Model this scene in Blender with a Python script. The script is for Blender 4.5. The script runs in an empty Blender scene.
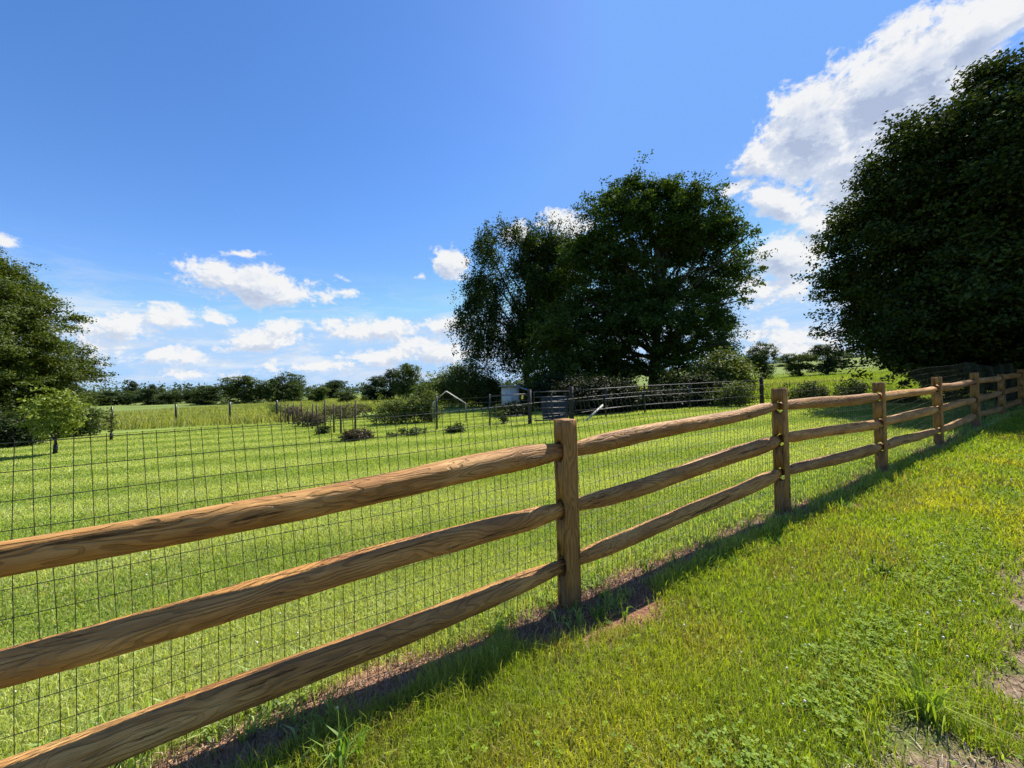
import bpy, math, random
import numpy as np
from mathutils import Vector, Matrix

R = math.radians
rng = np.random.default_rng(7)
random.seed(7)
scene = bpy.context.scene
col = scene.collection

# ------------------------------------------------------------------ camera
CAM_Z = 1.55
F = 385.0
ROLL = 0.021
PITCH = math.atan(5.0 / F)
cp, sp = math.cos(PITCH), math.sin(PITCH)
fwd = Vector((0, cp, sp)); up0 = Vector((0, -sp, cp)); rt0 = Vector((1, 0, 0))
up = (up0 * math.cos(ROLL) + rt0 * math.sin(ROLL))
rt = (rt0 * math.cos(ROLL) - up0 * math.sin(ROLL))
cam_d = bpy.data.cameras.new('camera'); cam = bpy.data.objects.new('camera', cam_d); col.objects.link(cam)
M = Matrix((rt, up, -fwd)).transposed().to_4x4(); M.translation = Vector((0, 0, CAM_Z))
cam.matrix_world = M
cam_d.sensor_width = 36; cam_d.lens = F * 36 / 1024; cam_d.clip_start = 0.05; cam_d.clip_end = 6000
scene.camera = cam

def ray(px, py):
    return (fwd + rt * ((px - 512) / F) + up * (-(py - 384) / F))
def P(px, py, Y):
    "point seen at pixel px,py at world depth Y"
    d = ray(px, py); return Vector((0, 0, CAM_Z)) + d * (Y / d.y)

# ------------------------------------------------------------------ terrain
FD = np.array([2.43, 1.457]); FD = FD / np.linalg.norm(FD)          # along the fence
FN = np.array([FD[1], -FD[0]])                                       # towards the camera side
P1 = np.array([.352, 2.557]); SPAN = 2.833
def sdist(x, y): return (x - P1[0]) * FN[0] + (y - P1[1]) * FN[1]
def tdist(x, y): return (x - P1[0]) * FD[0] + (y - P1[1]) * FD[1]
def g(x, y):
    x = np.asarray(x, float); y = np.asarray(y, float)
    r = np.where(x > 0, 0.038 * np.minimum(x, 260) + .011 * np.clip(x - 13, 0, 100) + 4.2 * np.clip(x / 70, 0, 1) * np.clip((np.hypot(x, y) - 95) / 90, 0, 1) ** 1.2, -0.85 * (1 - np.exp(np.minimum(x, 0) / 32.0)))
    far = np.clip((np.hypot(x, y) - 20) / 100, 0, 1)
    und = 0.012 * np.sin(x * 1.3 + 0.7) * np.cos(y * 1.1) + 0.03 * np.sin(x * .31) * np.cos(y * .27 + 1)
    und = und + far * (.10 * np.sin(x * .028 + 1.0) * np.cos(y * .021))
    mid = 0.10 * np.exp(-((x - 2) / 9) ** 2 - ((y - 16) / 7) ** 2)
    return 0.105 + r + und + mid
def gz(x, y): return float(g(x, y))
def ground_px(px, py, ymax=400):
    "where the ground shows at pixel px,py"
    d = ray(px, py); lo, Y = 0.6, 0.6
    while Y < ymax:
        q = Vector((0, 0, CAM_Z)) + d * (Y / d.y)
        if q.z <= gz(q.x, q.y):
            hi = Y
            for _ in range(30):
                m = .5 * (lo + hi); q = Vector((0, 0, CAM_Z)) + d * (m / d.y)
                if q.z <= gz(q.x, q.y): hi = m
                else: lo = m
            return q
        lo = Y; Y *= 1.03
    return Vector((0, 0, CAM_Z)) + d * (ymax / d.y)

# ------------------------------------------------------------------ helpers
def tag(o, label=None, cat=None, group=None, kind=None):
    if label: o['label'] = label
    if cat: o['category'] = cat
    if group: o['group'] = group
    if kind: o['kind'] = kind
    return o
def empty(name, loc, rz=0.0):
    o = bpy.data.objects.new(name, None); col.objects.link(o)
    o.location = loc; o.rotation_euler = (0, 0, rz); o.empty_display_size = .2
    return o

class MB:
    "collects verts, quads and tris; build() links ONE mesh object"
    def __init__(s): s.v = []; s.q = []; s.t = []; s.n = 0; s.a = []
    def add(s, V, Q=None, T=None, attr=None):
        V = np.asarray(V, float).reshape(-1, 3)
        if Q is not None and len(Q): s.q.append(np.asarray(Q, int).reshape(-1, 4) + s.n)
        if T is not None and len(T): s.t.append(np.asarray(T, int).reshape(-1, 3) + s.n)
        s.v.append(V); s.n += len(V)
        if attr is not None: s.a.append(np.asarray(attr, float).reshape(-1, 4))
    def box(s, c, size, rot=None):
        V = np.array([[x, y, z] for x in (-.5, .5) for y in (-.5, .5) for z in (-.5, .5)]) * np.array(size)
        if rot is not None: V = V @ np.array(rot).T
        s.add(V + np.array(c), [[0, 1, 3, 2], [4, 6, 7, 5], [0, 4, 5, 1], [2, 3, 7, 6], [0, 2, 6, 4], [1, 5, 7, 3]])
    def tube(s, pts, rad, n=6, cap=True):
        pts = np.asarray(pts, float); m = len(pts); rad = np.broadcast_to(rad, (m,))
        tan = np.gradient(pts, axis=0); tan /= np.linalg.norm(tan, axis=1)[:, None] + 1e-9
        ref = np.array([0, 0, 1.0]) if abs(tan[0][2]) < .9 else np.array([1.0, 0, 0])
        u = np.cross(tan, ref); u /= np.linalg.norm(u, axis=1)[:, None] + 1e-9
        w = np.cross(u, tan)
        a = np.linspace(0, 2 * np.pi, n, endpoint=False)
        ring = pts[:, None, :] + rad[:, None, None] * (np.cos(a)[None, :, None] * u[:, None, :] + np.sin(a)[None, :, None] * w[:, None, :])
        i, j = np.meshgrid(np.arange(m - 1), np.arange(n), indexing='ij'); j2 = (j + 1) % n
        Q = np.stack([i * n + j, i * n + j2, (i + 1) * n + j2, (i + 1) * n + j], -1).reshape(-1, 4)
        V = ring.reshape(-1, 3); T = []
        if cap:
            V = np.vstack([V, pts[0], pts[-1]]); b = m * n
            T = [[b, (k + 1) % n, k] for k in range(n)] + [[b + 1, (m - 1) * n + k, (m - 1) * n + (k + 1) % n] for k in range(n)]
        s.add(V, Q, T)
    def build(s, name, mat, parent=None, smooth=False):
        V = np.vstack(s.v) if s.v else np.zeros((0, 3))
        Q = np.vstack(s.q) if s.q else np.zeros((0, 4), int); T = np.vstack(s.t) if s.t else np.zeros((0, 3), int)
        me = bpy.data.meshes.new(name)
        me.vertices.add(len(V)); me.vertices.foreach_set('co', V.astype(np.float32).ravel())
        me.loops.add(len(Q) * 4 + len(T) * 3)
        me.loops.foreach_set('vertex_index', np.concatenate([Q.ravel(), T.ravel()]).astype(np.int32))
        me.polygons.add(len(Q) + len(T))
        st = np.concatenate([np.arange(len(Q)) * 4, len(Q) * 4 + np.arange(len(T)) * 3]).astype(np.int32)
        me.polygons.foreach_set('loop_start', st)
        if smooth: me.polygons.foreach_set('use_smooth', np.ones(len(Q) + len(T), bool))
        me.update(calc_edges=True)
        if s.a:
            at = me.color_attributes.new('tint', 'FLOAT_COLOR', 'POINT')
            at.data.foreach_set('color', np.vstack(s.a).astype(np.float32).ravel())
        if mat: me.materials.append(mat)
        o = bpy.data.objects.new(name, me); col.objects.link(o)
        if parent: o.parent = parent
        return o

# ------------------------------------------------------------------ node helpers
def nt(m):
    m.use_nodes = True; t = m.node_tree; t.nodes.clear(); return t
def N(t, typ, **kw):
    n = t.nodes.new(typ)
    for k, v in kw.items():
        if k.startswith('i_'): n.inputs[int(k[2:])].default_value = v
        else: setattr(n, k, v)
    return n
def math_(t, op, a, b=None, c=None, clamp=False):
    n = t.nodes.new('ShaderNodeMath'); n.operation = op; n.use_clamp = clamp
    for k, v in enumerate((a, b, c)):
        if v is None: continue
        if isinstance(v, (int, float)): n.inputs[k].default_value = v
        else: t.links.new(v, n.inputs[k])
    return n.outputs[0]
def vmath(t, op, a, b=None):
    n = t.nodes.new('ShaderNodeVectorMath'); n.operation = op
    for k, v in enumerate((a, b)):
        if v is None: continue
        if isinstance(v, (tuple, list)): n.inputs[k].default_value = v
        else: t.links.new(v, n.inputs[k])
    return n.outputs[1] if op in ('LENGTH', 'DOT_PRODUCT', 'DISTANCE') else n.outputs[0]
def noise(t, vec, scale, detail=4, rough=.55, dist=0.0):
    n = t.nodes.new('ShaderNodeTexNoise'); n.inputs['Scale'].default_value = scale
    n.inputs['Detail'].default_value = detail; n.inputs['Roughness'].default_value = rough; n.inputs['Distortion'].default_value = dist
    if vec is not None: t.links.new(vec, n.inputs['Vector'])
    return n.outputs[0]
def ramp(t, fac, stops, interp='LINEAR'):
    n = t.nodes.new('ShaderNodeValToRGB'); e = n.color_ramp; e.interpolation = interp
    while len(e.elements) < len(stops): e.elements.new(.5)
    for k, (p, c) in enumerate(stops):
        e.elements[k].position = p; e.elements[k].color = (*c, 1) if len(c) == 3 else c
    t.links.new(fac, n.inputs[0]); return n.outputs[0]
def mixc(t, fac, a, b, mode='MIX'):
    n = t.nodes.new('ShaderNodeMix'); n.data_type = 'RGBA'; n.blend_type = mode
    if isinstance(fac, (int, float)): n.inputs[0].default_value = fac
    else: t.links.new(fac, n.inputs[0])
    for k, v in ((6, a), (7, b)):
        if isinstance(v, (tuple, list)): n.inputs[k].default_value = (*v, 1) if len(v) == 3 else v
        else: t.links.new(v, n.inputs[k])
    return n.outputs[2]
def nod_xy(t, a, b):
    n = t.nodes.new('ShaderNodeCombineXYZ'); t.links.new(a, n.inputs[0]); t.links.new(b, n.inputs[1]); return n.outputs[0]
def smooth(t, x, lo, hi):
    n = t.nodes.new('ShaderNodeMapRange'); n.interpolation_type = 'SMOOTHSTEP'
    n.inputs[1].default_value = lo; n.inputs[2].default_value = hi
    t.links.new(x, n.inputs[0]); return n.outputs[0]
def out(t, sh):
    o = t.nodes.new('ShaderNodeOutputMaterial'); t.links.new(sh, o.inputs[0])
def objco(t): return t.nodes.new('ShaderNodeTexCoord').outputs['Object']
def geopos(t): return t.nodes.new('ShaderNodeNewGeometry').outputs['Position']
def bump(t, h, strength, dist):
    n = t.nodes.new('ShaderNodeBump'); n.inputs['Strength'].default_value = strength; n.inputs['Distance'].default_value = dist
    t.links.new(h, n.inputs['Height']); return n.outputs[0]
def principled(t, c, rough=.7, normal=None, metal=0.0, spec=.4):
    b = t.nodes.new('ShaderNodeBsdfPrincipled')
    if isinstance(c, (tuple, list)): b.inputs['Base Color'].default_value = (*c, 1)
    else: t.links.new(c, b.inputs['Base Color'])
    if isinstance(rough, (int, float)): b.inputs['Roughness'].default_value = rough
    else: t.links.new(rough, b.inputs['Roughness'])
    b.inputs['Metallic'].default_value = metal; b.inputs['Specular IOR Level'].default_value = spec
    if normal is not None: t.links.new(normal, b.inputs['Normal'])
    return b.outputs[0]

# ------------------------------------------------------------------ materials
def leafy(name, tint_scale=(1, 1, 1), trans=.42, gloss=.05, rough=.45, trans_tint=(1.15, 1.1, .45)):
    "leaves and blades: colour per leaf from the tint attribute, part of the light passes through"
    m = bpy.data.materials.new(name); t = nt(m)
    a = N(t, 'ShaderNodeAttribute', attribute_name='tint').outputs['Color']
    c = mixc(t, 1.0, a, tint_scale, 'MULTIPLY')
    ct = mixc(t, 1.0, c, trans_tint, 'MULTIPLY')
    d = t.nodes.new('ShaderNodeBsdfDiffuse'); t.links.new(c, d.inputs[0])
    tr = t.nodes.new('ShaderNodeBsdfTranslucent'); t.links.new(ct, tr.inputs[0])
    mx = t.nodes.new('ShaderNodeMixShader'); mx.inputs[0].default_value = trans
    t.links.new(d.outputs[0], mx.inputs[1]); t.links.new(tr.outputs[0], mx.inputs[2])
    gl = t.nodes.new('ShaderNodeBsdfGlossy'); gl.inputs['Roughness'].default_value = rough; gl.inputs[0].default_value = (1, 1, .95, 1)
    m2 = t.nodes.new('ShaderNodeMixShader'); m2.inputs[0].default_value = gloss
    t.links.new(mx.outputs[0], m2.inputs[1]); t.links.new(gl.outputs[0], m2.inputs[2])
    out(t, m2.outputs[0]); return m
M_LEAF = leafy('leaf', (.82, .82, .82), trans=.38, gloss=.016, rough=.55)
M_LEAF_DARK = leafy('maple_leaf', trans=.26, gloss=.012, rough=.55)
M_GRASS = leafy('grass_blade', (1.38, 1.28, 1.1), trans=.5, gloss=.02, rough=.55, trans_tint=(1.12, 1.18, .4))
M_CLOVER = leafy('clover_leaf', (1.3, 1.25, 1), trans=.4, gloss=.012, rough=.6)
M_DRY = leafy('dry_straw', trans=.2, gloss=.03, trans_tint=(1, .95, .8))

def wood_mat(name, c_light, c_mid, c_dark, axis=0, ring=66.0, top=(.34, .15, .06)):
    m = bpy.data.materials.new(name); t = nt(m)
    oc = objco(t); rnd = t.nodes.new('ShaderNodeObjectInfo').outputs['Random']
    off = t.nodes.new('ShaderNodeCombineXYZ'); k = math_(t, 'MULTIPLY', rnd, 37.0)
    for q in range(3): t.links.new(k, off.inputs[q])
    p = vmath(t, 'ADD', oc, off.outputs[0])
    st = [1.0, 1.0, 1.0]; st[axis] = .26
    ps = vmath(t, 'MULTIPLY', p, tuple(st))                       # stretched along the grain
    warp = t.nodes.new('ShaderNodeTexNoise'); warp.inputs['Scale'].default_value = 8; warp.inputs['Detail'].default_value = 2
    t.links.new(ps, warp.inputs['Vector'])
    wv = vmath(t, 'MULTIPLY', vmath(t, 'SUBTRACT', warp.outputs[1], (.5, .5, .5)), (.16, .16, .16))
    rad = [1.0, 1.0, 1.0]; rad[axis] = .018
    pr = vmath(t, 'MULTIPLY', vmath(t, 'ADD', oc, (.02, .028, .024)), tuple(rad))
    r = vmath(t, 'LENGTH', vmath(t, 'ADD', pr, wv))
    rings = math_(t, 'SINE', math_(t, 'MULTIPLY', r, ring * 6.283))
    rings = math_(t, 'MULTIPLY_ADD', rings, .5, .5)
    late = smooth(t, rings, .62, .98)
    fib = [1.0, 1.0, 1.0]; fib[axis] = .03
    fibre = noise(t, vmath(t, 'MULTIPLY', p, tuple(fib)), 170, 3, .6)
    blot = noise(t, vmath(t, 'MULTIPLY', p, tuple(st)), 9, 4, .6)
    c = ramp(t, blot, [(.26, c_dark), (.48, c_mid), (.70, c_light)])
    c = mixc(t, math_(t, 'MULTIPLY', math_(t, 'MULTIPLY', late, smooth(t, noise(t, p, 6, 3), .30, .62)), .55), c, tuple(v * .42 for v in c_mid))
    c = mixc(t, math_(t, 'MULTIPLY', smooth(t, fibre, .45, .72), .6), c, tuple(v * .5 for v in c_mid))
    vor = t.nodes.new('ShaderNodeTexVoronoi'); vor.inputs['Scale'].default_value = 3.4
    ks = [1.0, 1.0, 1.0]; ks[axis] = .5
    t.links.new(vmath(t, 'MULTIPLY', p, tuple(ks)), vor.inputs['Vector'])
    knot = smooth(t, vor.outputs['Distance'], .10, .03)
    c = mixc(t, math_(t, 'MULTIPLY', knot, .8), c, tuple(v * .3 for v in c_dark))
    crk = [1.0, 1.0, 1.0]; crk[axis] = .045
    crack = noise(t, vmath(t, 'MULTIPLY', p, tuple(crk)), 34, 5, .7, .4)
    crack = smooth(t, crack, .60, .66)
    c = mixc(t, math_(t, 'MULTIPLY', crack, .75), c, tuple(v * .22 for v in c_dark))
    if axis == 2:
        nz = N(t, 'ShaderNodeSeparateXYZ'); t.links.new(t.nodes.new('ShaderNodeNewGeometry').outputs['Normal'], nz.inputs[0])
        c = mixc(t, smooth(t, nz.outputs[2], .75, .95), c, top)
        zz = N(t, 'ShaderNodeSeparateXYZ'); t.links.new(oc, zz.inputs[0])
        dirt = math_(t, 'ADD', zz.outputs[2], math_(t, 'MULTIPLY', noise(t, oc, 14, 4), -.16))
        c = mixc(t, math_(t, 'MULTIPLY', smooth(t, dirt, .12, -.06), .7), c, (.16, .09, .05))
    if axis == 0: c = mixc(t, 1.0, c, ramp(t, math_(t, 'FRACT', math_(t, 'MULTIPLY', rnd, 7.31)), [(0, (.62, .58, .58)), (.5, (.9, .9, .9)), (1, (1.12, 1.08, 1.0))]), 'MULTIPLY')
    h = math_(t, 'ADD', math_(t, 'MULTIPLY', late, -.55), math_(t, 'ADD', math_(t, 'MULTIPLY', fibre, .5), math_(t, 'MULTIPLY', crack, -1.3)))
    out(t, principled(t, c, .62, bump(t, h, .9, .010), spec=.3)); return m
M_RAIL = wood_mat('pine_rail', (.64, .37, .125), (.48, .24, .068), (.26, .11, .032), 0)
M_POST = wood_mat('pine_post', (.48, .27, .085), (.36, .185, .052), (.20, .095, .028), 2, 58)

def plain(name, c, rough=.6, metal=0.0, var=.25, scale=8.0, spec=.4):
    m = bpy.data.materials.new(name); t = nt(m); oc = objco(t)
    n1 = noise(t, oc, scale, 5, .6)
    cc = ramp(t, n1, [(.3, tuple(v * (1 - var) for v in c)), (.7, tuple(min(1, v * (1 + var)) for v in c))])
    out(t, principled(t, cc, rough, bump(t, noise(t, oc, scale * 6, 3), .2, .01), metal, spec)); return m
M_WIRE = plain('green_coated_wire', (.022, .028, .016), .5, 0, .3, 5)
M_STEEL = plain('dark_steel', (.022, .022, .024), .35, .3, .3, 6, .6)
M_PIPE = plain('grey_pipe', (.05, .05, .055), .5, .3, .3, 6)
M_STAKE = plain('weathered_stake', (.075, .052, .038), .85, 0, .4, 12)
M_WHITE = plain('white_paint', (.60, .57, .52), .6, 0, .12, 3)
M_PALE = plain('pale_board', (.42, .41, .38), .7, 0, .15, 6)
M_ALU = plain('dull_metal', (.20, .21, .20), .6, .0, .15, 4)
M_GREYROOF = plain('grey_roof', (.30, .31, .33), .55, 0, .15, 4)
M_DARKWOOD = plain('dark_board', (.035, .028, .024), .8, 0, .4, 7)
M_BLUE = plain('blue_sheet', (.020, .028, .046), .6, 0, .25, 3)  # base colour darkened to carry the shade behind the gate
M_GUARD = plain('black_guard', (.012, .012, .012), .6)
M_BARK = plain('bark', (.055, .042, .032), .95, 0, .45, 5, .2)

# ------------------------------------------------------------------ sun and sky
SUN_AZ, SUN_EL = R(40.5), R(54)
sun_dir = Vector((math.sin(SUN_AZ) * math.cos(SUN_EL), math.cos(SUN_AZ) * math.cos(SUN_EL), math.sin(SUN_EL)))
sl = bpy.data.lights.new('sun', 'SUN'); sl.energy = 5.0; sl.angle = R(.53); sl.color = (1.0, .945, .85)
so = bpy.data.objects.new('sun', sl); col.objects.link(so); so.location = (0, 0, 30)
so.rotation_euler = (-sun_dir).to_track_quat('-Z', 'Y').to_euler()

def dir_azel(d):
    d = d.normalized(); return np.array([math.atan2(d.x, d.y), math.asin(d.z)])
# clouds: centre pixel, half sizes in pixels, tilt in degrees, weight  (turned into azimuth / elevation)
CLOUDS = [
 (985, 22, 95, 30, 33, 1.05), (900, 85, 130, 58, 38, 1.2), (812, 132, 84, 52, 34, 1.15), (880, 160, 100, 78, 20, 1.15), (765, 160, 42, 24, 22, .8),
 (780, 205, 48, 24, -12, .85), (735, 188, 30, 10, 10, .5), (790, 255, 50, 30, 0, .85), (770, 285, 60, 22, 0, .55), (790, 335, 80, 18, 0, .5), (815, 222, 30, 22, 0, .7), (780, 324, 26, 9, 0, .6), (800, 350, 70, 12, 0, .55),
 (250, 283, 82, 23, -8, .9), (215, 268, 45, 10, -4, .6), (285, 293, 52, 17, -4, .7), (240, 253, 22, 5, 0, .55), (340, 277, 16, 6, -15, .45), (343, 292, 22, 6, 0, .5), (215, 317, 24, 8, 0, .55),
 (130, 328, 70, 22, 0, .62), (170, 322, 36, 15, -6, .75), (100, 350, 60, 16, 0, .35), (165, 358, 54, 11, 0, .66), (265, 338, 60, 15, 4, .75), (280, 327, 32, 12, 0, .7), (245, 347, 36, 9, 0, .6),
 (370, 330, 72, 15, -4, .72), (355, 327, 40, 12, 0, .6), (395, 355, 70, 12, 3, .6), (440, 352, 60, 14, 0, .66), (445, 326, 24, 11, 0, .8), (420, 345, 42, 14, 0, .55), (330, 366, 110, 8, 0, .45), (200, 375, 90, 8, 0, .4),
 (452, 264, 24, 19, -18, .85), (418, 276, 10, 5, 0, .5), (565, 225, 34, 20, 0, .8), (515, 235, 20, 14, 0, .6), (8, 240, 20, 9, 0, .75), (50, 318, 60, 12, 0, .35),
 (1180, 120, 160, 90, 10, .9), (-180, 300, 120, 30, 0, .6),
]
w = bpy.data.worlds.new('World'); scene.world = w; w.use_nodes = True
t = w.node_tree; t.nodes.clear()
sky = t.nodes.new('ShaderNodeTexSky'); sky.sky_type = 'NISHITA'; sky.sun_disc = False
sky.sun_elevation = SUN_EL; sky.sun_rotation = SUN_AZ; sky.altitude = 200; sky.air_density = 1.0; sky.dust_density = .25; sky.ozone_density = 3.0

ng = bpy.data.node_groups.new('cloud_density', 'ShaderNodeTree')
ng.interface.new_socket('p', in_out='INPUT', socket_type='NodeSocketVector')
ng.interface.new_socket('d', in_out='OUTPUT', socket_type='NodeSocketFloat')
gi = ng.nodes.new('NodeGroupInput'); go = ng.nodes.new('NodeGroupOutput')
pin = gi.outputs[0]
wn = ng.nodes.new('ShaderNodeTexNoise'); wn.inputs['Scale'].default_value = 9; wn.inputs['Detail'].default_value = 4
ng.links.new(pin, wn.inputs['Vector'])
wp = vmath(ng, 'ADD', pin, vmath(ng, 'MULTIPLY', vmath(ng, 'SUBTRACT', wn.outputs[1], (.5, .5, .5)), (.05, .035, 0)))
acc = None
for (cx, cy, rx, ry, ang, wt) in CLOUDS:
    a = R(ang); c0 = dir_azel(ray(cx, cy))
    e1 = (dir_azel(ray(cx + rx * math.cos(a), cy - rx * math.sin(a))) - dir_azel(ray(cx - rx * math.cos(a), cy + rx * math.sin(a)))) / 2
    e2 = (dir_azel(ray(cx - ry * math.sin(a), cy - ry * math.cos(a))) - dir_azel(ray(cx + ry * math.sin(a), cy + ry * math.cos(a)))) / 2
    mp = ng.nodes.new('ShaderNodeMapping'); mp.vector_type = 'TEXTURE'
    mp.inputs['Location'].default_value = (c0[0], c0[1], 0)
    mp.inputs['Rotation'].default_value = (0, 0, math.atan2(e1[1], e1[0]))
    mp.inputs['Scale'].default_value = (np.linalg.norm(e1) * 1.12, np.linalg.norm(e2) * 1.12, 1)
    if acc is None: ng.links.new(wp, mp.inputs['Vector'])
    else:                                    # chained, so that the shader never holds all the clouds at once
        ch_ = ng.nodes.new('ShaderNodeVectorMath'); ch_.operation = 'MULTIPLY_ADD'; ch_.inputs[1].default_value = (1e-6, 1e-6, 0)
        ng.links.new(acc, ch_.inputs[0]); ng.links.new(wp, ch_.inputs[2]); ng.links.new(ch_.outputs[0], mp.inputs['Vector'])
    v = math_(ng, 'MULTIPLY_ADD', vmath(ng, 'LENGTH', mp.outputs[0]), -wt, wt)
    acc = v if acc is None else math_(ng, 'MAXIMUM', acc, v)
f1 = noise(ng, vmath(ng, 'MULTIPLY', wp, (1, 1.35, 1)), 15, 9, .60)
f2 = noise(ng, vmath(ng, 'MULTIPLY', wp, (1, 1.5, 1)), 46, 6, .62)
n_ = math_(ng, 'ADD', math_(ng, 'MULTIPLY_ADD', f1, 2.0, -1.0), math_(ng, 'MULTIPLY_ADD', f2, 1.25, -.625))
acc = math_(ng, 'MAXIMUM', acc, -.8)
f3 = noise(ng, wp, 120, 4, .6)
n_ = math_(ng, 'ADD', n_, math_(ng, 'MULTIPLY_ADD', f3, .5, -.25))
d_ = math_(ng, 'ADD', acc, math_(ng, 'MULTIPLY', n_, .62))
ng.links.new(math_(ng, 'SUBTRACT', d_, .13), go.inputs[0])

tc = t.nodes.new('ShaderNodeTexCoord'); sx = t.nodes.new('ShaderNodeSeparateXYZ')
t.links.new(vmath(t, 'NORMALIZE', tc.outputs['Generated']), sx.inputs[0])
az = math_(t, 'ARCTAN2', sx.outputs[0], sx.outputs[1]); el = math_(t, 'ARCSINE', sx.outputs[2])
cb = t.nodes.new('ShaderNodeCombineXYZ'); t.links.new(az, cb.inputs[0]); t.links.new(el, cb.inputs[1])
def dens(v):
    n = t.nodes.new('ShaderNodeGroup'); n.node_tree = ng; t.links.new(v, n.inputs[0]); return n.outputs[0]
d0 = dens(cb.outputs[0]); d1 = dens(vmath(t, 'ADD', cb.outputs[0], (.012, .022, 0)))
alpha = smooth(t, d0, -.05, .30)
wz = noise(t, vmath(t, 'MULTIPLY', cb.outputs[0], (5, 22, 1)), 1.0, 9, .62, .6)
wisp = math_(t, 'MULTIPLY', smooth(t, wz, .43, .66), math_(t, 'MULTIPLY', smooth(t, el, .0, .04), smooth(t, el, .30, .10)))
alpha = math_(t, 'MAXIMUM', alpha, math_(t, 'MULTIPLY', wisp, .70))
thick = smooth(t, math_(t, 'ADD', math_(t, 'MULTIPLY', d0, .35), math_(t, 'MULTIPLY', d1, .65)), .05, 1.05)
rim = smooth(t, math_(t, 'SUBTRACT', d0, d1), -.18, .25)
lum = math_(t, 'ADD', math_(t, 'MULTIPLY', math_(t, 'SUBTRACT', 1.0, thick), .62), math_(t, 'MULTIPLY', rim, .38))
SKYK = .105
lum = math_(t, 'ADD', lum, math_(t, 'MULTIPLY_ADD', noise(t, cb.outputs[0], 13, 6, .6, .8), .9, -.45))
ccol = ramp(t, lum, [(.05, (.48, .56, .75)), (.46, (.70, .77, .90)), (.86, (1.0, 1.0, 1.0))])
ccol = mixc(t, 1.0, ccol, (.48 / SKYK,) * 3, 'MULTIPLY')
hs = t.nodes.new('ShaderNodeHueSaturation'); hs.inputs['Saturation'].default_value = 1.22; hs.inputs['Value'].default_value = 1.0
t.links.new(sky.outputs[0], hs.inputs['Color'])
skb = mixc(t, 1.0, hs.outputs[0], (.90, .87, .98), 'MULTIPLY')
skb = mixc(t, smooth(t, el, .22, .55), skb, (1.0, 2.15, 4.8), 'DARKEN')
skb = mixc(t, math_(t, 'MULTIPLY', smooth(t, el, .22, -.03), .50), skb, (2.7, 3.5, 4.6))      # pale air low over the horizon
skb = mixc(t, 1.0, skb, (2.15, 3.3, 4.9), 'DARKEN')
skyc = mixc(t, math_(t, 'MULTIPLY', alpha, .96), skb, ccol)
bg = t.nodes.new('ShaderNodeBackground'); bg.inputs['Strength'].default_value = SKYK
t.links.new(skyc, bg.inputs[0])
wo = t.nodes.new('ShaderNodeOutputWorld'); t.links.new(bg.outputs[0], wo.inputs[0])

# ------------------------------------------------------------------ ground sheet
PATCHES = [(.20, .12, .52), (-.35, .10, .30), (SPAN + .12, .08, .36), (SPAN + .62, .26, .28), (2 * SPAN + .1, .04, .24), (3 * SPAN - .3, .10, .3), (4 * SPAN, .05, .3), (-SPAN + .2, .1, .4)]      # bare earth: along, across, radius
def axis_grid(lim, near, n):
    u = np.linspace(-1, 1, n); k = 6.2
    return np.sinh(u * k) / math.sinh(k) * lim
gx = axis_grid(2600, .1, 381); gy = axis_grid(2600, .1, 381) + 3.0
X, Y = np.meshgrid(gx, gy, indexing='ij')
V = np.stack([X, Y, g(X, Y)], -1).reshape(-1, 3)
n_ = len(gx); i, j = np.meshgrid(np.arange(n_ - 1), np.arange(n_ - 1), indexing='ij')
Q = np.stack([i * n_ + j, (i + 1) * n_ + j, (i + 1) * n_ + j + 1, i * n_ + j + 1], -1).reshape(-1, 4)
m = bpy.data.materials.new('ground_cover'); t = nt(m)
pos = geopos(t); pxy = vmath(t, 'MULTIPLY', pos, (1, 1, 0))
s_ = vmath(t, 'DOT_PRODUCT', vmath(t, 'SUBTRACT', pxy, (P1[0], P1[1], 0)), (FN[0], FN[1], 0))
t_ = vmath(t, 'DOT_PRODUCT', vmath(t, 'SUBTRACT', pxy, (P1[0], P1[1], 0)), (FD[0], FD[1], 0))
dist = vmath(t, 'LENGTH', pxy)
nb = noise(t, pxy, 1.6, 5, .6); nf = noise(t, pxy, 40, 4, .65); nm = noise(t, pxy, .35, 4, .6); nff = noise(t, pxy, 9, 4, .6)
lawn = ramp(t, nff, [(.3, (.105, .155, .03)), (.55, (.16, .215, .042)), (.75, (.225, .275, .068))])
lawn = mixc(t, math_(t, 'MULTIPLY', smooth(t, nb, .42, .68), .4), lawn, (.28, .31, .06))
lawn = mixc(t, math_(t, 'MULTIPLY', smooth(t, nm, .45, .65), .35), lawn, (.14, .25, .03))
# mowing stripes, run across the lawn
stripe = math_(t, 'SINE', math_(t, 'ADD', math_(t, 'MULTIPLY', vmath(t, 'DOT_PRODUCT', pxy, (-.30, .954, 0)), 2.7), math_(t, 'MULTIPLY', nb, 1.5)))
lawn = mixc(t, math_(t, 'MULTIPLY', smooth(t, stripe, -.2, .9), .34), lawn, (.28, .33, .11))
soil = ramp(t, nf, [(.3, (.06, .06, .02)), (.7, (.13, .12, .045))])
near = smooth(t, dist, 11, 3.5)
gcol = mixc(t, math_(t, 'MULTIPLY', near, math_(t, 'MULTIPLY_ADD', smooth(t, s_, -.4, .0), .40, .25)), lawn, soil)
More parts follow.
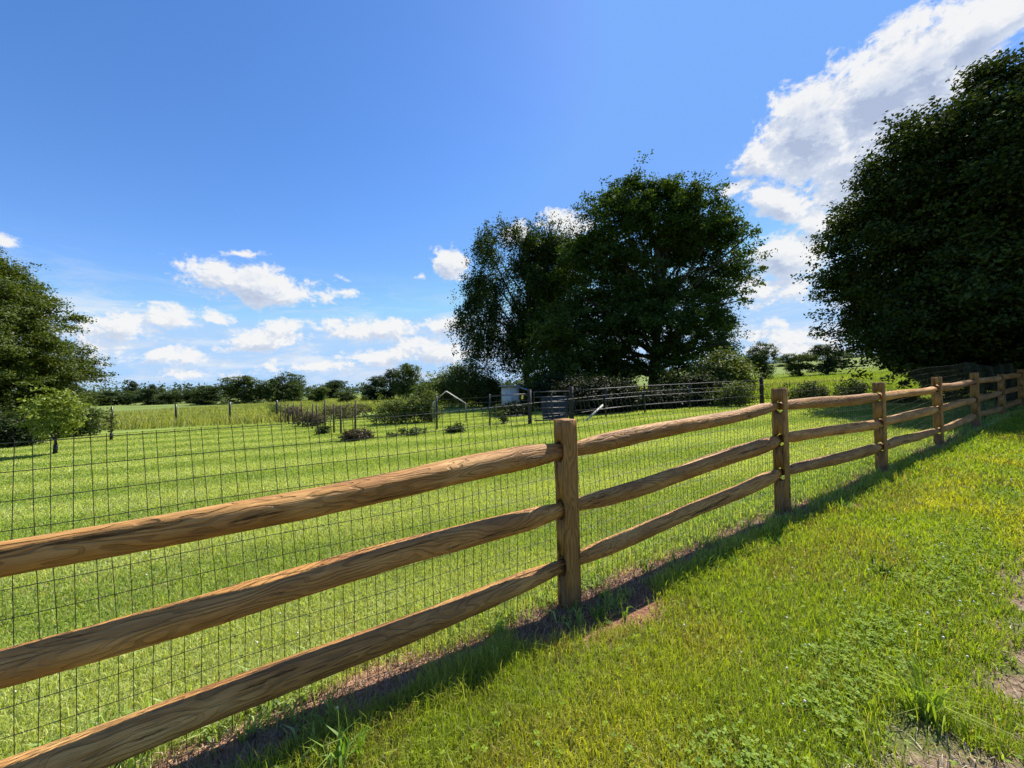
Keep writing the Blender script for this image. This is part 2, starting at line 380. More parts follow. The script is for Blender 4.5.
# dead strip below the fence
sn = math_(t, 'ADD', s_, math_(t, 'MULTIPLY_ADD', noise(t, pxy, 3.2, 4), .34, -.17))
strip = math_(t, 'MULTIPLY', smooth(t, sn, -.20, -.12), smooth(t, sn, .17, .11))
patch = smooth(t, noise(t, pxy, 1.1, 3), .36, .50)
strip = math_(t, 'MULTIPLY', strip, math_(t, 'MAXIMUM', patch, smooth(t, dist, 5.5, 3.0)))
foot = None
for (pt_, ps_, pr_) in PATCHES:
    v_ = nod_xy(t, math_(t, 'SUBTRACT', t_, pt_), math_(t, 'MULTIPLY', math_(t, 'SUBTRACT', sn, ps_), 1.5))
    f_ = smooth(t, vmath(t, 'LENGTH', v_), pr_ + .06, pr_ - .10); foot = f_ if foot is None else math_(t, 'MAXIMUM', foot, f_)
strip = math_(t, 'MAXIMUM', strip, foot)
strip = math_(t, 'MULTIPLY', strip, smooth(t, dist, 16, 10))
dryc = ramp(t, nf, [(.25, (.19, .085, .05)), (.5, (.36, .20, .125)), (.75, (.52, .36, .25))])
earth = ramp(t, nf, [(.25, (.11, .048, .028)), (.55, (.22, .105, .062)), (.8, (.40, .25, .16))])
gcol = mixc(t, strip, gcol, mixc(t, math_(t, 'MULTIPLY', foot, .8), dryc, earth))
# bare trodden edge on the right, where the track runs
pn = math_(t, 'ADD', s_, math_(t, 'MULTIPLY_ADD', noise(t, pxy, 1.5, 5, .6), .9, -.45))
track = smooth(t, pn, 1.38, 1.52)
tc_ = ramp(t, nf, [(.25, (.10, .07, .042)), (.55, (.22, .155, .10)), (.8, (.38, .29, .20))])
gcol = mixc(t, math_(t, 'MULTIPLY', track, smooth(t, noise(t, pxy, 3.1, 4), .38, .52)), gcol, tc_)
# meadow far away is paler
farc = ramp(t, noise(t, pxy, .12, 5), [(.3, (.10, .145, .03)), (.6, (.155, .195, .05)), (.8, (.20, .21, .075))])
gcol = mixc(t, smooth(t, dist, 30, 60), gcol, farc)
hb = math_(t, 'ADD', math_(t, 'MULTIPLY', nf, .6), nff)
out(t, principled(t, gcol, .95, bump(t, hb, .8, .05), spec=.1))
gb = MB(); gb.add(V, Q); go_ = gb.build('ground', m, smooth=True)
tag(go_, kind='structure')

# ------------------------------------------------------------------ split rail fence
fence = tag(empty('split_rail_fence', (P1[0], P1[1], gz(*P1))), 'split rail fence with square golden brown posts, three round rails and dark wire mesh', 'fence')
fo = Vector(fence.location)
#       base height above 0, post height, hole heights above base
posts = {-1: (-.06, 1.22, (1.0, .63, .25)), 0: (.03, 1.22, (.975, .61, .225)), 1: (.12, 1.222, (1.016, .638, .269)), 2: (.211, 1.29, (1.098, .754, .402)),
         3: (.227, 1.31, (1.11, .74, .40)), 4: (.425, 1.18, (.977, .60, .225)), 5: (.575, 1.12, (.925, .545, .195)), 6: (.533, 1.13, (1.035, .66, .28)), 7: (.66, 1.15, (1.0, .63, .26))}
def fpos(k): return P1 + FD * SPAN * (k - 1)
fang = math.atan2(FD[1], FD[0])
def post_mesh(h, holes, seed):
    "two full height cheeks with the web between them left out where the rails pass through"
    r = random.Random(seed); mb = MB(); A, B = .056, .061       # half size along / across the fence
    sw, sh = .040, .070                                        # half slot
    b = .009
    for sd in (-1, 1):
        prof = [(-A, sd * sw), (A, sd * sw), (A, sd * (B - b)), (A - b, sd * B), (-A + b, sd * B), (-A, sd * (B - b))]
        zs = np.linspace(-.35, h - .004, 34); V = []
        for zz in zs: V += [(x + r.uniform(-.0012, .0012), y + r.uniform(-.0012, .0012), zz) for x, y in prof]
        V += [(x * .93, sd * sw + (y - sd * sw) * .85, h) for x, y in prof]
        n = 35; Q = [[i * 6 + j, i * 6 + (j + 1) % 6, (i + 1) * 6 + (j + 1) % 6, (i + 1) * 6 + j] for i in range(n - 1) for j in range(6)]
        e = (n - 1) * 6; Q += [[e, e + 1, e + 2, e + 3], [e, e + 3, e + 4, e + 5]]
        if sd < 0: Q = [q[::-1] for q in Q]
        mb.add(V, Q)
    z = -.35
    for hz in sorted(holes) + [None]:
        z1 = h if hz is None else hz - sh
        zs = [z, z + .018, z1 - .018, z1]; hx = A - .0012
        mb.box((0, 0, (z + z1) / 2), (2 * hx, 2 * sw, z1 - z))
        if hz is not None:                                    # rounded ends of the hole
            for s1, zz in ((1, hz - sh), (-1, hz + sh)):
                for sd in (-1, 1):
                    mb.add([(-hx, sd * sw, zz), (hx, sd * sw, zz), (hx, sd * sw * .25, zz), (-hx, sd * sw * .25, zz), (-hx, sd * sw, zz + s1 * .03), (hx, sd * sw, zz + s1 * .03)], [[0, 1, 5, 4], [4, 5, 2, 3]], [[0, 4, 3], [1, 2, 5]])
            z = hz + sh
    return mb
leans = {-1: 0, 0: .004, 1: .005, 2: -.004, 3: .012, 4: .004, 5: .012, 6: -.002, 7: 0}
for k, (bz, h, holes) in posts.items():
    x, y = fpos(k)
    po = post_mesh(h, holes, k).build('post', M_POST, fence)
    po.location = Vector((x, y, bz)) - fo; po.rotation_euler = (0, -leans[k], fang + R([0, 3, -2, 9, 6, 4, 2, 5, 0][k + 1]))
def rail_mesh(L, seed):
    r = np.random.default_rng(seed); m_, n = 70, 18
    xs = np.linspace(0, L, m_); u = xs / L
    ends = np.minimum(xs, L - xs)
    base = .058 + .006 * np.sin(u * 3.1 + r.uniform(0, 6)) + r.uniform(-.003, .004)
    taper = np.clip(ends / .30, 0, 1) ** .7
    rad = base * (.62 + .38 * taper)
    a = np.linspace(0, 2 * np.pi, n, endpoint=False)
    ph = r.uniform(0, 6, 6)
    V = []
    for q in range(m_):
        sh = 1 + .06 * np.cos(2 * a + ph[0] + u[q] * 2) + .035 * np.cos(3 * a + ph[1] - u[q] * 4) + .02 * np.cos(5 * a + ph[2] + u[q] * 9)
        fac = np.abs(np.cos((a + ph[1] + .25 * math.sin(u[q] * 5 + ph[0])) * 2.5)) * .10 - .05          # hewn facets
        sh = sh + fac + .030 * np.sin(xs[q] * 9 + 3 * a + ph[3]) * np.sin(xs[q] * 3.1 + ph[0]) + r.uniform(-.014, .014, n)
        cy = .010 * math.sin(u[q] * math.pi * 1.0 + ph[4]) * math.sin(u[q] * math.pi) + .006 * math.sin(u[q] * 11 + ph[5])
        cz = -.010 * math.sin(u[q] * math.pi) + .010 * math.sin(u[q] * math.pi) * math.sin(u[q] * 4 + ph[3]) + .003 * math.sin(u[q] * 9 + ph[2])
        wy = 1.0 - .28 * (1 - taper[q])
        for s_, aa in zip(sh, a): V.append((xs[q], cy + rad[q] * s_ * math.cos(aa) * wy, cz + rad[q] * s_ * math.sin(aa) * 1.06))
    Q = [[i * n + j, i * n + (j + 1) % n, (i + 1) * n + (j + 1) % n, (i + 1) * n + j] for i in range(m_ - 1) for j in range(n)]
    b = len(V); V += [(0, 0, 0), (L, 0, 0)]
    T = [[b, (j + 1) % n, j] for j in range(n)] + [[b + 1, (m_ - 1) * n + j, (m_ - 1) * n + (j + 1) % n] for j in range(n)]
    mb = MB(); mb.add(V, Q, T); return mb
for k in range(-1, 7):
    for q in range(3):
        a = Vector((*fpos(k), posts[k][0] + posts[k][2][q])); b = Vector((*fpos(k + 1), posts[k + 1][0] + posts[k + 1][2][q]))
        nn = Vector((FN[0], FN[1], 0)); a = a + nn * -.012; b = b + nn * -.012
        a = a + (b - a).normalized() * .008; b = b - (b - a).normalized() * .008
        a.z += random.uniform(-.008, .012); b.z += random.uniform(-.012, .008)
        d = b - a
        ro = rail_mesh(d.length, 100 + k * 3 + q).build('rail', M_RAIL, fence, smooth=True)
        ro.location = a - fo; ro.rotation_euler = d.to_track_quat('X', 'Z').to_euler()
# welded wire mesh stapled to the far side of the posts
bz_k = np.array(sorted(posts)); bz_v = np.array([posts[k][0] for k in bz_k])
def mesh_pt(tt, hh):
    k = 1 + tt / SPAN
    base = np.interp(k, bz_k, bz_v)
    off = -.082 + .018 * np.sin(tt * 2.2 + hh * 2) * np.sin(np.pi * (k % 1)) + .012 * np.sin(tt * 5.1 + 1)
    lean = -.07 * np.clip((hh - 1.02) / .33, 0, 1) ** 1.3 * (.6 + .4 * np.sin(tt * 1.1))
    tw = -.05 * np.clip((hh - .6), 0, 1) * (1 + .4 * np.sin(tt * 3.1)) + .006 * np.sin(tt * 40 + hh * 3)
    p = P1[None, :] + FD[None, :] * (tt + tw)[:, None] + FN[None, :] * (off + lean)[:, None]
    return np.stack([p[:, 0], p[:, 1], base + hh + .012 * np.sin(tt * 1.7)], -1)
mb = MB(); HS = np.arange(0.02, 1.37, .1016)
t0, t1 = -1.95 * SPAN, 5.98 * SPAN
for tt in np.arange(t0, t1, .0508):
    hh = np.linspace(0.02, HS[-1] + .012, 9)
    mb.tube(mesh_pt(np.full(9, tt), hh) - np.array(fo), .0016, 4, False)
tl = np.arange(t0, t1, .1016)
for hz in HS: mb.tube(mesh_pt(tl, np.full(len(tl), hz + .0)) - np.array(fo), .0016, 4, False)
mb.build('wire_mesh', M_WIRE, fence)

# ------------------------------------------------------------------ grass
def blades(x, y, length, width, colr, lean=.5, seg2=True, lead=None):
    "one 5-point blade per root; returns verts, quads, tris, tints"
    n = len(x); z = g(x, y) - .004
    az = rng.uniform(0, 2 * np.pi, n)
    la = rng.uniform(0, 2 * np.pi, n) if lead is None else lead + rng.normal(0, .8, n)
    ln = np.abs(rng.normal(0, lean, n)) + .12
    wx, wy = np.cos(az) * width / 2, np.sin(az) * width / 2
    dx, dy = np.cos(la) * ln, np.sin(la) * ln
    nrm = 1 / np.sqrt(1 + ln ** 2)
    p0 = np.stack([x, y, z], -1)
    wv = np.stack([wx, wy, np.zeros(n)], -1)
    mid = p0 + np.stack([dx * .32, dy * .32, np.ones(n) * .62], -1) * (length * nrm)[:, None]
    tip = p0 + np.stack([dx * 1.05, dy * 1.05, np.ones(n) * .98 - .25 * np.minimum(ln, 1.5)], -1) * (length * nrm)[:, None]
    V = np.stack([p0 - wv, p0 + wv, mid + wv * .8, mid - wv * .8, tip], 1).reshape(-1, 3)
    b = np.arange(n)[:, None] * 5
    Q = b + np.array([[0, 1, 2, 3]]); T = b + np.array([[3, 2, 4]])
    ct = np.concatenate([colr, np.ones((n, 1))], 1)
    C = np.repeat(ct, 5, 0)
    return V, Q, T, C
def sample_view(rho0, p, dmin, dmax, th=1.06):
    "random ground points, density rho0*(2/d)^p, in the wedge in front of the camera"
    ds = np.linspace(dmin, dmax, 400); pdf = np.minimum(1.0, (2 / ds) ** p) * ds
    cdf = np.cumsum(pdf); tot = rho0 * (pdf.sum() * (ds[1] - ds[0])) * 2 * th
    n = int(tot); d = np.interp(rng.uniform(0, 1, n), cdf / cdf[-1], ds); a = rng.uniform(-th, th, n)
    return d * np.sin(a), d * np.cos(a), d
def vnoise(x, y, s, seed=0):
    "cheap smooth value noise 0..1"
    r = np.random.default_rng(seed); tab = r.uniform(0, 1, (256, 256))
    x = x * s + 91.3; y = y * s + 57.1; xi = np.floor(x).astype(int); yi = np.floor(y).astype(int); fx = x - xi; fy = y - yi
    fx = fx * fx * (3 - 2 * fx); fy = fy * fy * (3 - 2 * fy)
    T_ = lambda a, b: tab[a % 256, b % 256]
    return (T_(xi, yi) * (1 - fx) + T_(xi + 1, yi) * fx) * (1 - fy) + (T_(xi, yi + 1) * (1 - fx) + T_(xi + 1, yi + 1) * fx) * fy
def fbm(x, y, s, seed=0): return .55 * vnoise(x, y, s, seed) + .3 * vnoise(x, y, s * 2.1, seed + 1) + .15 * vnoise(x, y, s * 4.3, seed + 2)
def lerp(a, b, f): return np.asarray(a)[None, :] * (1 - f[:, None]) + np.asarray(b)[None, :] * f[:, None]

def bare(x, y):
    "0..1 how bare the soil is: strip below the fence, post feet, track"
    s = sdist(x, y); tt = tdist(x, y); nz = fbm(x, y, 3.0, 11)
    st = np.clip((s + .17 + (nz - .5) * .3) / .1, 0, 1) * np.clip((.13 + (nz - .5) * .3 - s) / .07, 0, 1)
    pat = np.clip((fbm(x, y, 1.0, 12) - .36) / .1, 0, 1)
    pat = np.maximum(pat, np.clip((4.2 - np.hypot(x, y)) / 1.2, 0, 1))
    st = st * pat
    for pt_, ps_, pr_ in PATCHES:
        dp = np.hypot(tt - pt_, (s - ps_) * 1.5); st = np.maximum(st, np.clip((pr_ - .02 + (nz - .5) * .3 - dp) / .12, 0, 1))
    tr = np.clip((s + (fbm(x, y, 1.5, 13) - .5) * .9 - 1.40) / .15, 0, 1) * np.clip((fbm(x, y, 2.5, 14) - .40) / .1, 0, 1)
    return np.clip(np.maximum(st, tr), 0, 1)
x, y, d = sample_view(21000, 1.5, 1.2, 28)
s = sdist(x, y); b = bare(x, y)
keep = rng.uniform(0, 1, len(x)) > b * .97
thin = fbm(x, y, 2.2, 21)
keep &= rng.uniform(0, 1, len(x)) < .45 + 1.0 * thin
x, y, d, s = x[keep], y[keep], d[keep], s[keep]; n = len(x)
big = fbm(x, y, .55, 31); fine = fbm(x, y, 4.0, 32); rnd = rng.uniform(0, 1, n)
verge = np.clip((s - .1) / .2, 0, 1)
c_l = lerp((.125, .195, .036), (.28, .36, .085), np.clip(.15 + .75 * fine + .35 * (rnd - .5), 0, 1))
stripe = np.clip(.5 + .8 * np.sin(2.7 * (-.30 * x + .954 * y) + 1.5 * big), 0, 1)
c_l = c_l * (1 - .62 * stripe[:, None]) + np.array([.41, .46, .17]) * (.62 * stripe[:, None])
c_v = lerp((.115, .185, .014), (.275, .345, .03), np.clip(.1 + .8 * big + .5 * (rnd - .5), 0, 1))
yl = np.clip((fbm(x, y, .8, 33) - .42) / .2, 0, 1)[:, None] * np.clip((s - .5) / .3, 0, 1)[:, None] * .75
c_v = c_v * (1 - yl) + (np.array([[.36, .36, .028]]) * (.6 + .7 * rnd[:, None])) * yl
br_ = (np.clip((fbm(x, y, 1.7, 34) - .50) / .12, 0, 1) * (rnd < .35))[:, None] * .8
c_v = c_v * (1 - br_) + np.array([[.17, .13, .055]]) * br_
cc = c_l * (1 - verge[:, None]) + c_v * verge[:, None]
dry = rng.uniform(0, 1, n) < .035 + .05 * (thin[keep] < .42)
cc[dry] = np.array([.34, .28, .12]) * rng.uniform(.7, 1.15, (dry.sum(), 1))
cc *= rng.uniform(.72, 1.2, (n, 1))
ln = rng.uniform(.035, .09, n) * (.75 + .6 * fine) * np.where(s < -.3, .62, 1.0)
edge = np.exp(-((s - .24) / .10) ** 2) * (fbm(x, y, 1.3, 41) > .36)
ln = ln * (1 + .8 * edge * rng.uniform(.3, 1, n))
edge2 = np.exp(-((s + .2) / .15) ** 2); ln = ln * (1 + .7 * edge2 * rng.uniform(0, 1, n))
wd = .0033 * (np.maximum(d, 2) / 2) ** .85 * rng.uniform(.7, 1.3, n)
gm = MB(); V, Q, T, C = blades(x, y, ln, wd, cc, .75); gm.add(V, Q, T, C)
# longer, paler stems scattered through the lawn
x, y, d = sample_view(45, .8, 1.3, 10); k = bare(x, y) < .4; x, y = x[k], y[k]; n = len(x)
V, Q, T, C = blades(x, y, rng.uniform(.09, .17, n), np.full(n, .005), lerp((.14, .22, .03), (.30, .32, .10), rng.uniform(0, 1, n)), .6); gm.add(V, Q, T, C)
tag(gm.build('lawn_grass', M_GRASS), 'short mown green lawn grass on both sides of the wooden fence', 'grass', kind='stuff')

# straw and dead thatch on the strip
dm = MB()
n = 34000; tt = rng.uniform(-1.6 * SPAN, 4.2 * SPAN, n) ; s = rng.normal(.02, .13, n)
x = P1[0] + FD[0] * tt + FN[0] * s; y = P1[1] + FD[1] * tt + FN[1] * s
k = (bare(x, y) > .35) & (y > .3); x, y = x[k], y[k]; n = len(x)
V, Q, T, C = blades(x, y, rng.uniform(.03, .09, n), rng.uniform(.003, .006, n), lerp((.17, .09, .055), (.52, .38, .27), rng.uniform(0, 1, n) ** 1.2), 2.4); dm.add(V, Q, T, C)
x, y, d = sample_view(2600, 1.2, 1.3, 9); k = (bare(x, y) > .3) & (sdist(x, y) > 1.0); x, y = x[k], y[k]; n = len(x)
V, Q, T, C = blades(x, y, rng.uniform(.02, .08, n), rng.uniform(.003, .008, n), lerp((.17, .12, .07), (.48, .39, .27), rng.uniform(0, 1, n)), 2.8); dm.add(V, Q, T, C)
tag(dm.build('dead_grass', M_DRY), 'dead straw coloured grass on the bare strip under the fence', 'dead grass', kind='stuff')

# broad grassy weeds below the rails
wm = MB()
nw = 2000; tt = rng.uniform(-1.5 * SPAN, 5 * SPAN, nw); s0 = rng.normal(-.22, .12, nw)
q = rng.uniform(0, 1, nw) < .20; s0[q] = rng.normal(.22, .07, q.sum())
wx = P1[0] + FD[0] * tt + FN[0] * s0; wy = P1[1] + FD[1] * tt + FN[1] * s0
dn = fbm(wx, wy, 1.1, 51); k = (wy > .3) & ((dn > .42)); wx, wy, s0 = wx[k], wy[k], s0[k]
for px_, py_, ss in zip(wx, wy, s0):
    n = rng.integers(7, 16)
    x = px_ + rng.normal(0, .025, n); y = py_ + rng.normal(0, .025, n)
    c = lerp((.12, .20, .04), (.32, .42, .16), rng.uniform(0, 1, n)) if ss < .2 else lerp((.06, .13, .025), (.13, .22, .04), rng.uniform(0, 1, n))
    V, Q, T, C = blades(x, y, rng.uniform(.06, .15, n), rng.uniform(.007, .014, n), c, 1.1); wm.add(V, Q, T, C)
tag(wm.build('fence_weeds', M_GRASS), 'pale green leafy weeds growing along the foot of the fence', 'weeds', kind='stuff')

# clover patch by the track, with white heads
cm = MB(); n = 26000
x, y, d = sample_view(5200, 1.0, 1.3, 7)
s = sdist(x, y); pr = np.exp(-((s - 1.24) / .16) ** 2) * np.clip((fbm(x, y, 1.6, 61) - .33) / .15, 0, 1) * (1 - bare(x, y))
pr = np.maximum(pr, .03 * (s > .5)); k = rng.uniform(0, 1, len(x)) < pr * .5; x, y = x[k], y[k]; n = len(x)
z = g(x, y) + rng.uniform(.025, .06, n)
for leaf in range(3):
    a0 = rng.uniform(0, .5, n) + leaf * 2.094 + (x * 913 % 6.28); L = rng.uniform(.009, .016, n); tl_ = rng.uniform(-.3, .55, n)
    ux, uy = np.cos(a0), np.sin(a0)
    c0 = np.stack([x, y, z], -1); tipv = np.stack([ux * L, uy * L, L * tl_], -1); sd = np.stack([-uy * L * .5, ux * L * .5, np.zeros(n)], -1)
    V = np.stack([c0, c0 + tipv * .6 + sd, c0 + tipv * 1.05, c0 + tipv * .6 - sd], 1).reshape(-1, 3)
    C = np.repeat(np.concatenate([lerp((.07, .14, .010), (.19, .28, .022), rng.uniform(0, 1, n)), np.ones((n, 1))], 1), 4, 0)
    cm.add(V, np.arange(n)[:, None] * 4 + np.array([[0, 1, 2, 3]]), None, C)
tag(cm.build('clover_leaves', M_CLOVER), 'clover leaves carpeting the edge of the lawn by the bare track', 'clover', kind='stuff')
hm = MB()
x, y, d = sample_view(40, .5, 1.4, 12); s = sdist(x, y)
pr = np.where(s > .5, np.where((s > .9) & (s < 1.8), .9, .28) * np.clip((d - 1.0) / 3, .25, 1), .06); k = (rng.uniform(0, 1, len(x)) < pr) & (bare(x, y) < .5); x, y = x[k], y[k]
ico = np.array([[0, 0, 1], [.9, 0, .3], [.28, .85, .3], [-.72, .53, .3], [-.72, -.53, .3], [.28, -.85, .3], [.5, .36, -.6], [-.2, .6, -.6], [-.6, 0, -.6], [-.2, -.6, -.6], [.5, -.36, -.6]])
icoT = [[0, a, a % 5 + 1] for a in range(1, 6)] + [[1, 6, 2], [2, 6, 7], [2, 7, 3], [3, 7, 8], [3, 8, 4], [4, 8, 9], [4, 9, 5], [5, 9, 10], [5, 10, 1], [1, 10, 6]]
for a, b_ in zip(x, y):
    r_ = random.uniform(.004, .0075); zz = gz(a, b_) + random.uniform(.05, .085)
    hm.add(ico * r_ + np.array([a, b_, zz]), None, icoT, np.tile([.75, .74, .66, 1], (11, 1)))
    hm.add([[a - .001, b_, gz(a, b_)], [a + .001, b_, gz(a, b_)], [a + .001, b_, zz], [a - .001, b_, zz]], [[0, 1, 2, 3]], None, np.tile([.12, .2, .04, 1], (4, 1)))
tag(hm.build('clover_flowers', M_DRY), 'tiny white clover flowers dotted over the lawn', 'flowers', kind='stuff')

# two single plants that stand out of the verge
def tuft(name, label, cat, px, py, n, l0, l1, wd_, c0, c1, lean):
    q = ground_px(px, py); x = q.x + rng.normal(0, .03, n); y = q.y + rng.normal(0, .03, n)
    V, Q, T, C = blades(x, y, rng.uniform(l0, l1, n), np.full(n, wd_) * rng.uniform(.7, 1.2, n), lerp(c0, c1, rng.uniform(0, 1, n)), lean)
    mb = MB(); mb.add(V - np.array(q), Q, T, C); o = mb.build(name, M_GRASS); o.location = q
    return tag(o, label, cat)
tuft('grass_tuft', 'tall coarse grass tuft with long blades beside the clover', 'grass tuft', 925, 715, 70, .16, .32, .008, (.13, .21, .02), (.25, .34, .05), .75)
tuft('dark_weed', 'small dark leafy weed in the sunny lawn right of the fence', 'weed', 884, 575, 60, .05, .11, .018, (.03, .06, .015), (.07, .12, .03), 1.5)
tuft('bent_grass_tuft', 'broad bladed bright grass tuft beside the dead strip under the nearest rails', 'grass tuft', 345, 762, 40, .10, .24, .012, (.08, .17, .025), (.16, .27, .05), .8)

# ------------------------------------------------------------------ trees
def leaves(C, size, nrm, tint, aspect=.62):
    n = len(C); a = rng.normal(0, 1, (n, 3)); nrm = nrm / (np.linalg.norm(nrm, axis=1)[:, None] + 1e-9)
    u = np.cross(nrm, a); u /= np.linalg.norm(u, axis=1)[:, None] + 1e-9; v = np.cross(nrm, u)
    sz = size[:, None]
    V = np.stack([C - u * sz * .5, C + v * sz * aspect * .5 - u * sz * .05, C + u * sz * .5, C - v * sz * aspect * .5 - u * sz * .05], 1).reshape(-1, 3)
    Q = np.arange(n)[:, None] * 4 + np.array([[0, 1, 2, 3]])
    return V, Q, np.repeat(np.concatenate([tint, np.ones((n, 1))], 1), 4, 0)
def crown(blobs, n_clump, clump_r, per, leaf, c0, c1, flat=.6, shell=.5, droop=0.0, up_bias=.7, spray=0.0, branches=0, br=1.0, bflat=.5, blong=1.0):
    "leaf clumps spread through a union of ellipsoids; returns MB and clump centres"
    B = np.array(blobs, float); vol = (B[:, 3] * B[:, 4] * B[:, 5]) ** (2 / 3); k = rng.choice(len(B), n_clump, p=vol / vol.sum())
    dv = rng.normal(0, 1, (n_clump, 3)); dv /= np.linalg.norm(dv, axis=1)[:, None]
    rr = shell + (1 - shell) * rng.uniform(0, 1, n_clump) ** .7
    cc = B[k, :3] + dv * rr[:, None] * B[k, 3:6]
    if branches:                                        # clumps gather on boughs, which leave gaps between them
        pick = rng.integers(0, branches, n_clump); bc, bd = cc[:branches][pick], dv[:branches][pick]
        o_ = rng.normal(0, .55, (n_clump, 3)); o_[:, 2] *= bflat
        o_ += bd * np.array([1, 1, .35]) * (rng.normal(0, .5, n_clump) * (blong - 1))[:, None]
        rb = br * np.random.default_rng(n_clump).uniform(.6, 1.4, branches)[pick]
        cc = bc + o_ * rb[:, None]; cc[:, 2] -= .25 * rb * (o_[:, 0] ** 2 + o_[:, 1] ** 2); dv = bd
    cr = clump_r * rng.uniform(.55, 1.35, n_clump)
    m = rng.poisson(per, n_clump).clip(3); idx = np.repeat(np.arange(n_clump), m); n = len(idx)
    o = rng.normal(0, .5, (n, 3)); o *= (1 / np.maximum(1, np.linalg.norm(o, axis=1) / 1.25))[:, None]
    o[:, 2] *= flat
    if spray:
        ax = dv[idx] * np.array([1, 1, .15]); o += ax * rng.uniform(-.3, spray, n)[:, None]
    if droop: o[:, 2] -= rng.uniform(0, droop, n) ** 1.3
    Cn = cc[idx] + o * cr[idx][:, None]
    nrm = rng.normal(0, .6, (n, 3)) + np.array([0, 0, up_bias]) + dv[idx] * .35
    f = np.clip(rng.uniform(0, 1, n_clump)[idx] * .6 + rng.uniform(0, 1, n) * .5, 0, 1)
    tint = lerp(c0, c1, f) * rng.uniform(.8, 1.2, (n, 1))
    V, Q, C = leaves(Cn, leaf * rng.uniform(.65, 1.3, n), nrm, tint)
    mb = MB(); mb.add(V, Q, None, C); return mb, cc
def limbs(base, top, r0, targets, seed, fork=.35, r_end=.04):
    "tapered trunk and limbs reaching the clumps"
    rr = random.Random(seed); base = np.array(base, float); top = np.array(top, float); mb = MB()
    n = 12; u = np.linspace(0, 1, n); wob = np.array([[rr.uniform(-1, 1), rr.uniform(-1, 1), 0] for _ in range(n)]) * r0 * .35; wob[0] = 0
    tr = base[None] * (1 - u)[:, None] + top[None] * u[:, None] + np.cumsum(wob, 0) * .5
    tr[0, 2] -= .25
    mb.tube(tr, r0 * (1 - u * .85) * (1 + .5 * np.exp(-u * 18)), 9)
    for tg in targets:
        tg = np.array(tg, float); h = np.linalg.norm(top - base)
        f = np.clip(rr.uniform(fork, .85) * min(1, max(.3, (tg[2] - base[2]) / h)), .12, .9)
        st = np.array([np.interp(f, u, tr[:, q]) for q in range(3)]); mid = st * .45 + tg * .55 + np.array([0, 0, .10 * np.linalg.norm(tg - st)]) * rr.uniform(-.2, 1)
        v = np.linspace(0, 1, 7)[:, None]; pts = (1 - v) ** 2 * st + 2 * v * (1 - v) * mid + v ** 2 * tg
        L = np.linalg.norm(tg - st); ra = min(r0 * (1 - f * .8) * .5, .02 + .022 * L)
        mb.tube(pts, np.linspace(ra, min(r_end, ra * .4), 7), 5, False)
    return mb
def px_blobs(lst, Y, flat=1.0, rs=None):
    "circles seen at (px,py,r) become ellipsoids with their own depth and thickness at about distance Y"
    rr = random.Random(rs); o = []
    for e in lst:
        px, py, r = e[:3]; dy = e[3] if len(e) > 3 else rr.uniform(-.12, .12) * r / F * Y * 4
        q = P(px, py, Y + dy); ra = r / F * Y; o.append((q.x, q.y, q.z, ra, ra * 1.05, ra * flat))
    return o
def big_tree(name, label, base, top, r0, blobs, n_clump, clump_r, per, leaf, c0, c1, n_limb, mat=None, seed=1, cat='tree', group=None, **kw):
    e = tag(empty(name, base), label, cat, group); bo = np.array(base)
    mb, cc = crown(blobs, n_clump, clump_r, per, leaf, c0, c1, **kw)
    mb.v = [v - bo for v in mb.v]; mb.build('crown', mat or M_LEAF, e)
    rr = random.Random(seed); tg = [cc[rr.randrange(len(cc))] for _ in range(n_limb)]
    tb = limbs(base, top, r0, tg, seed); tb.v = [v - bo for v in tb.v]; tb.build('trunk', M_BARK, e, smooth=True)
    return e
def on_ground(x, y): return Vector((x, y, gz(x, y)))

# great dark maple on the right, crown to the ground
tx, ty = 17.3, 13.2
b = on_ground(tx, ty)
bl = [(tx, ty, b.z + 5.2, 5.0, 5.0, 3.9), (tx - .3, ty - .4, b.z + 3.0, 4.4, 4.4, 2.3), (tx, ty, b.z + 7.9, 4.0, 4.0, 2.8), (tx + .4, ty, b.z + 9.6, 2.6, 2.6, 1.9), (tx - 1.2, ty + .5, b.z + 8.6, 2.4, 2.4, 1.8),
      (tx - 2.4, ty + 1.2, b.z + 5.6, 2.7, 2.7, 2.4), (tx + 3, ty - 2, b.z + 5, 3.2, 3.2, 3), (tx - 1.3, ty - 2.6, b.z + 6.2, 2.6, 2.6, 2.4), (tx - 2.6, ty - .2, b.z + 3.6, 2.2, 2.2, 1.8),
      (tx + 2, ty + 3, b.z + 8, 2.8, 2.8, 2.5), (tx + 2.5, ty - 1, b.z + 8.8, 2.3, 2.3, 2), (tx, ty + .2, b.z + 1.9, 3.5, 3.5, 1.5), (tx + 2, ty + 1.5, b.z + 1.7, 3.4, 3.4, 1.4)]
big_tree('maple_tree', 'huge dark round maple towering over the end of the wooden fence', b, (tx, ty, b.z + 9.3), .34, bl, 9000, .40, 50, .128, (.012, .024, .005), (.052, .080, .012), 60, M_LEAF_DARK, 3, shell=.62, flat=.6, branches=560, br=.85, bflat=.7)

